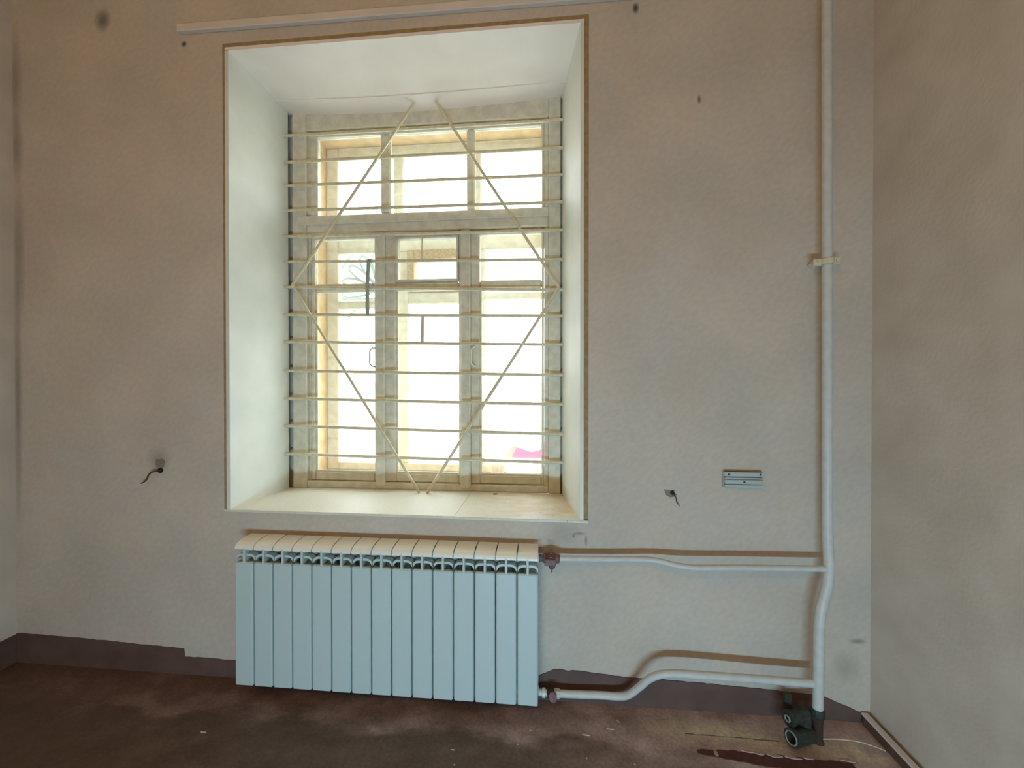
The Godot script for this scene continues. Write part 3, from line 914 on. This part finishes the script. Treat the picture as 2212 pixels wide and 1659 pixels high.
	prism(st, PackedVector2Array([Vector2(-0.013, 0.004), Vector2(-0.007, 0.020), Vector2(0.006, 0.022), Vector2(0.016, 0.012), Vector2(0.019, -0.004), Vector2(0.010, -0.014), Vector2(-0.004, -0.012)]), Vector3(0.004, 0.006, 0.030), Vector3(1, 0, 0), Vector3(0, 1, -0.25).normalized(), Vector3(0.0, 0.002, 0.009))
	var rh := obj("handle", st, M.red, b)
	rh.set_meta("label", "red butterfly handle")
	st = surf()
	ring(st, Vector3(0.003, 0.008, 0.040), Vector3(0.1, 0.25, 1), 0.0042, 0.0018, 14)
	obj("screw", st, M.pale_rim, b)
	# dark fitting lying against the foot of the riser
	var f := thing("pipe_fitting", "dark cast-iron double-socket fitting lying on the floor against the riser's foot", "pipe fitting")
	var ax := Vector3(-1.0, 0.12, 0.42).normalized()
	st = surf()
	lathe(st, [[0.0, -0.02], [0.024, -0.02], [0.026, 0.02], [0.024, 0.052], [0.029, 0.056], [0.029, 0.072], [0.022, 0.072], [0.018, 0.050], [0.0, 0.050]], Vector3(0.890, 0.034, 0.124), ax, 18)
	obj("lower_socket", st, M.dark_iron, f)
	st = surf()
	lathe(st, [[0.0, -0.03], [0.021, -0.03], [0.023, 0.01], [0.022, 0.046], [0.026, 0.050], [0.026, 0.062], [0.015, 0.062], [0.013, 0.045], [0.0, 0.045]], Vector3(0.886, 0.086, 0.102), Vector3(-1.0, 0.0, 0.35).normalized(), 18)
	obj("upper_socket", st, M.dark_iron, f)
	st = surf()
	bx(st, Vector3(0.870, 0.020, 0.080), Vector3(0.9145, 0.112, 0.126), 0.012)
	bx(st, Vector3(0.842, 0.082, 0.056), Vector3(0.868, 0.140, 0.084), 0.008)
	obj("body", st, M.dark_iron, f)
	st = surf()
	ring(st, Vector3(0.890, 0.034, 0.124) + ax * 0.073, ax, 0.0205, 0.0026, 20)  # pale ring paints the light caught on the socket edge
	obj("socket_rim_glint", st, M.pale_rim, f)
	st = surf()
	ring(st, Vector3(0.886, 0.086, 0.102) + Vector3(-1.0, 0.0, 0.35).normalized() * 0.063, Vector3(-1.0, 0.0, 0.35), 0.0095, 0.0032, 16)  # small pale ring stands for a glint in the upper socket
	obj("socket_rim_glint", st, M.pale_rim, f)

# ---------------------------------------------------------------- small things
func build_small() -> void:
	var rng := RandomNumberGenerator.new()
	rng.seed = 11
	# terminal box
	var t := thing("terminal_box", "small white rectangular terminal box with grooves and screws, left of the riser pipe", "terminal box", Vector3(0.652, 0.866, 0.0))
	obj("base", box(Vector3(0, 0, 0), Vector3(0.141, 0.062, 0.012), 0.002), M.plate, t)
	obj("upper_cover", box(Vector3(0.001, 0.0435, 0.012), Vector3(0.140, 0.061, 0.022), 0.002), M.plate, t)
	obj("middle_cover", box(Vector3(0.001, 0.0345, 0.012), Vector3(0.140, 0.0410, 0.024), 0.0015), M.plate, t)
	obj("lower_cover", box(Vector3(0.001, 0.016, 0.012), Vector3(0.140, 0.0325, 0.024), 0.002), M.plate, t)
	obj("foot", box(Vector3(0.001, 0.001, 0.012), Vector3(0.140, 0.0135, 0.022), 0.002), M.plate, t)
	for g in [0.0422, 0.0335, 0.0148, 0.0625]:  # dark grooves; the topmost strip paints the shadow above the box
		obj("groove_and_shade", box(Vector3(0.003, g - 0.0009, 0.012), Vector3(0.138, g + 0.0009, 0.0145)), M.dark_plate, t)
	for s in [[0.017, 0.052, 0.022], [0.130, 0.053, 0.022], [0.071, 0.0245, 0.024]]:
		var st := surf()
		lathe(st, [[0.0, 0.0], [0.0042, 0.0], [0.0036, 0.0016], [0.0, 0.0018]], Vector3(s[0], s[1], s[2]), Vector3(0, 0, 1), 12)
		obj("screw", st, M.dark_plate, t)
	# broken plaster with a cable end, left of the window
	var c := thing("cable_stub", "short dark cable end sticking out of broken plaster left of the window", "cable")
	var st := surf()
	prism(st, PackedVector2Array([Vector2(-1.716, 0.918), Vector2(-1.710, 0.934), Vector2(-1.700, 0.928), Vector2(-1.688, 0.934), Vector2(-1.672, 0.926), Vector2(-1.669, 0.914), Vector2(-1.677, 0.898), Vector2(-1.684, 0.884), Vector2(-1.700, 0.880), Vector2(-1.712, 0.898)]), Vector3.ZERO, Vector3(1, 0, 0), Vector3(0, 1, 0), Vector3(0, 0, 0.0015))
	obj("plaster_patch", st, M.hole_plaster, c)
	st = surf()
	lathe(st, [[0.0, 0.0], [0.012, 0.0], [0.010, 0.006], [0.005, 0.010], [0.0, 0.011]], Vector3(-1.690, 0.882, 0.0015), Vector3(0, 0, 1), 10)
	obj("sleeve", st, M.black, c)
	st = surf()
	tube(st, smooth_path([Vector3(-1.690, 0.882, 0.008), Vector3(-1.710, 0.878, 0.022), Vector3(-1.722, 0.866, 0.026), Vector3(-1.730, 0.848, 0.026), Vector3(-1.745, 0.836, 0.024), Vector3(-1.760, 0.829, 0.022)], 5), 0.0036, 8, 0.0026)
	obj("cable", st, M.cable, c)
	# second hole, right of the window
	c = thing("cable_stub", "frayed wire end in a small dark wall hole, between window and terminal box", "cable")
	st = surf()
	prism(st, PackedVector2Array([Vector2(0.436, 0.850), Vector2(0.460, 0.848), Vector2(0.478, 0.848), Vector2(0.474, 0.840), Vector2(0.485, 0.832), Vector2(0.478, 0.824), Vector2(0.460, 0.820), Vector2(0.444, 0.828)]), Vector3.ZERO, Vector3(1, 0, 0), Vector3(0, 1, 0), Vector3(0, 0, 0.0015))
	obj("plaster_patch", st, M.hole_plaster, c)
	st = surf()
	lathe(st, [[0.0, 0.0], [0.0085, 0.0], [0.007, 0.006], [0.0, 0.007]], Vector3(0.467, 0.838, 0.0015), Vector3(0, 0, 1), 9)
	obj("sleeve", st, M.black, c)
	st = surf()
	tube(st, smooth_path([Vector3(0.470, 0.834, 0.006), Vector3(0.478, 0.822, 0.012), Vector3(0.480, 0.808, 0.012), Vector3(0.487, 0.797, 0.012), Vector3(0.492, 0.791, 0.010)], 5), 0.0022, 6, 0.0014)
	obj("wire", st, M.cable, c)
	# thin pale wire on the floor right of the riser
	st = surf()
	tube(st, smooth_path([Vector3(0.958, 0.003, 0.098), Vector3(1.01, 0.003, 0.094), Vector3(1.071, 0.003, 0.097), Vector3(1.110, 0.003, 0.110), Vector3(1.142, 0.003, 0.128)], 6), 0.0021, 6)
	tag(obj("floor_wire", st, M.pale_cable), "thin pale wire curving over the floor right of the riser's foot", "wire")
	# curled plaster chips along the torn strip
	var chips := [[0.668, 0.176, 0.020, 0.004], [0.706, 0.181, 0.016, 0.004], [0.752, 0.183, 0.022, 0.007], [0.808, 0.186, 0.026, 0.005], [0.860, 0.184, 0.018, 0.004], [0.985, 0.180, 0.024, 0.007], [0.560, 0.192, 0.006, 0.012]]
	var words := ["long pale chip at the left of the row on the torn floor strip", "narrow pale chip second from left on the torn floor strip", "broad pale chip in the middle of the torn floor strip", "long thin chip right of the broad one on the torn floor strip", "short chip nearest the riser's foot on the torn floor strip", "large pale chip lying past the right end of the torn floor strip", "small upright sliver alone at the left end of the torn floor strip"]
	for i in chips.size():
		var h: Array = chips[i]
		st = surf()
		prism(st, ragged(0, 0, h[2], h[3], 10, 0.28, rng), Vector3(h[0], 0.0027, h[1]), Vector3(1, 0, 0.12), Vector3(0, 0.12, 1), Vector3(0, 0.003, 0))
		tag(obj("plaster_chip", st, M.chip), words[i], "chip", "chips on the torn floor strip")
	# crumbs on the floor
	var crumbs := [[0.250, 0.083, 0.008], [0.216, 0.122, 0.013], [0.124, 0.156, 0.014], [-0.336, 0.260, 0.006], [-1.25, 0.273, 0.012], [-0.073, 0.155, 0.005], [-0.116, 0.217, 0.003], [-0.317, 0.315, 0.003], [0.12, 0.249, 0.003], [0.277, 0.258, 0.003]]
	var where := ["pale splinter on the floor below the lower branch pipe's bend", "long white sliver on the floor in front of the lower valve", "white sliver nearest the camera in front of the lower valve", "white flake on the floor in front of the radiator's middle right", "faint pale streak of plaster on the floor left of the radiator", "small flake on the floor just right of the radiator's corner", "tiny crumb on the floor before the radiator's right corner", "tiny crumb at the photo's bottom edge before the radiator", "tiny crumb on the open floor right of the radiator", "tiny crumb at the photo's bottom edge left of the torn strip"]
	for i in crumbs.size():
		var h: Array = crumbs[i]
		st = surf()
		var long_: float = h[2]
		var turn: float = [0.9, 0.15, 0.1, 0.0, 0.05, 0.4, 0.2, 0.7, 0.9, 0.6][i]
		prism(st, ragged(0, 0, long_, max(0.0016, long_ * 0.2), 8, 0.25, rng), Vector3(h[0], 0.0, h[1]), Vector3(cos(turn), 0, sin(turn)), Vector3(-sin(turn), 0, cos(turn)), Vector3(0, 0.002, 0))
		tag(obj("plaster_crumb", st, M.crumb), where[i], "crumb", "plaster crumbs on the floor")
	# pebble of plaster on the sill
	st = surf()
	prism(st, ragged(0, 0, 0.009, 0.006, 7, 0.3, rng), Vector3(-0.27, 0.7225, -0.33), Vector3(1, 0, 0), Vector3(0, 0, 1), Vector3(0.002, 0.006, 0))
	tag(obj("plaster_crumb", st, M.chip), "small lump of plaster on the sill by the window frame", "crumb")

func build_fill_lamps() -> void:
	# added tube lamp, unseen behind the camera, throws pipe shadows upward
	var l := thing("added_floor_lamp", "added unseen tube lamp on the floor behind the viewer, for low cool light", "lamp", Vector3(0.05, 0.03, 2.72))
	obj("housing", box(Vector3(-0.63, 0.05, 0.0), Vector3(0.63, 0.19, 0.06), 0.006), M.white_metal, l)
	for x in [-0.5, 0.5]:
		obj("foot", box(Vector3(x - 0.02, -0.03, -0.05), Vector3(x + 0.02, 0.05, 0.10), 0.004), M.white_metal, l)
	var st := surf()
	tube(st, [Vector3(-0.60, 0.12, -0.022), Vector3(0.60, 0.12, -0.022)], 0.018, 12)
	var e := mat(Color(0.9, 0.95, 1.0), 0.5)
	e.emission_enabled = true
	e.emission = Color(0.88, 0.95, 1.0)
	e.emission_energy_multiplier = 1.0
	obj("tube", st, e, l)
	var a := AreaLight3D.new()
	a.name = "fill_tube_light"
	a.area_size = Vector2(1.2, 0.10)
	a.light_color = FILL_TUBE_COLOR
	a.light_energy = FILL_TUBE_ENERGY
	a.area_range = 12.0
	a.area_attenuation = 2.0
	a.shadow_enabled = true
	l.add_child(a)
	a.position = Vector3(0, 0.12, -0.045)
	# added bulb hanging out of view, warm fill for the upper walls
	var p := thing("added_ceiling_bulb", "added unseen bulb under the ceiling behind the viewer, for warm fill", "lamp", Vector3(-0.7, CEIL, 2.7))
	st = surf()
	tube(st, [Vector3(0, 0, 0), Vector3(0, -0.82, 0)], 0.004, 6)
	obj("flex", st, M.black, p)
	st = surf()
	lathe(st, [[0.0, 0.0], [0.018, 0.0], [0.020, 0.05], [0.0, 0.05]], Vector3(0, -0.86, 0), Vector3.UP, 12)
	obj("socket", st, M.black, p)
	st = surf()
	lathe(st, [[0.0, -0.075], [0.025, -0.066], [0.045, -0.040], [0.048, -0.015], [0.036, 0.018], [0.016, 0.045], [0.0, 0.045]], Vector3(0, -0.905, 0), Vector3.UP, 16)
	var wb := mat(Color(1.0, 0.85, 0.65), 0.5)
	wb.emission_enabled = true
	wb.emission = Color(1.0, 0.82, 0.58)
	wb.emission_energy_multiplier = 1.5
	obj("bulb", st, wb, p)
	var o := OmniLight3D.new()
	o.name = "fill_bulb_light"
	o.light_color = FILL_BULB_COLOR
	o.light_energy = FILL_BULB_ENERGY
	o.omni_range = 12.0
	o.omni_attenuation = 2.0
	o.light_size = 0.05
	o.shadow_enabled = true
	p.add_child(o)
	o.position = Vector3(0, -0.92, 0)

const FILL_TUBE_COLOR := Color(0.68, 0.88, 1.0)  # colours and strengths of the two added lamps
const FILL_TUBE_ENERGY := 3.75
const FILL_BULB_COLOR := Color(1.0, 0.76, 0.36)
const FILL_BULB_ENERGY := 0.87
const SKY_ENERGY := 2.7

func _ready() -> void:
	var cam := Camera3D.new()
	cam.name = "camera"
	cam.fov = rad_to_deg(2.0 * atan(829.5 / 900.0))
	cam.near = 0.05
	cam.far = 400.0
	cam.position = Vector3(0, 1.27, 1.66)
	cam.rotation_degrees = Vector3(-0.4, 5.35, 0)
	add_child(cam)
	cam.current = true
	var we := WorldEnvironment.new()
	we.name = "environment"
	var env := Environment.new()
	env.background_mode = Environment.BG_SKY
	var sky := Sky.new()
	var sm := ProceduralSkyMaterial.new()
	sm.sky_top_color = Color(0.88, 0.94, 0.96)
	sm.sky_horizon_color = Color(0.98, 1.0, 0.98)
	sm.ground_bottom_color = Color(0.80, 0.80, 0.78)
	sm.ground_horizon_color = Color(0.95, 0.97, 0.97)
	sm.sky_energy_multiplier = SKY_ENERGY
	sm.ground_energy_multiplier = SKY_ENERGY * 0.8
	sky.sky_material = sm
	env.sky = sky
	env.ambient_light_source = Environment.AMBIENT_SOURCE_SKY
	env.tonemap_mode = Environment.TONE_MAPPER_LINEAR
	env.tonemap_exposure = 1.0
	env.sdfgi_enabled = true
	env.ssao_enabled = true
	env.ssil_enabled = true
	we.environment = env
	add_child(we)
	build_materials()
	build_fill_lamps()
	build_room()
	build_reveal()
	build_window()
	build_grille()
	build_outside()
	build_radiator()
	build_pipes()
	build_small()
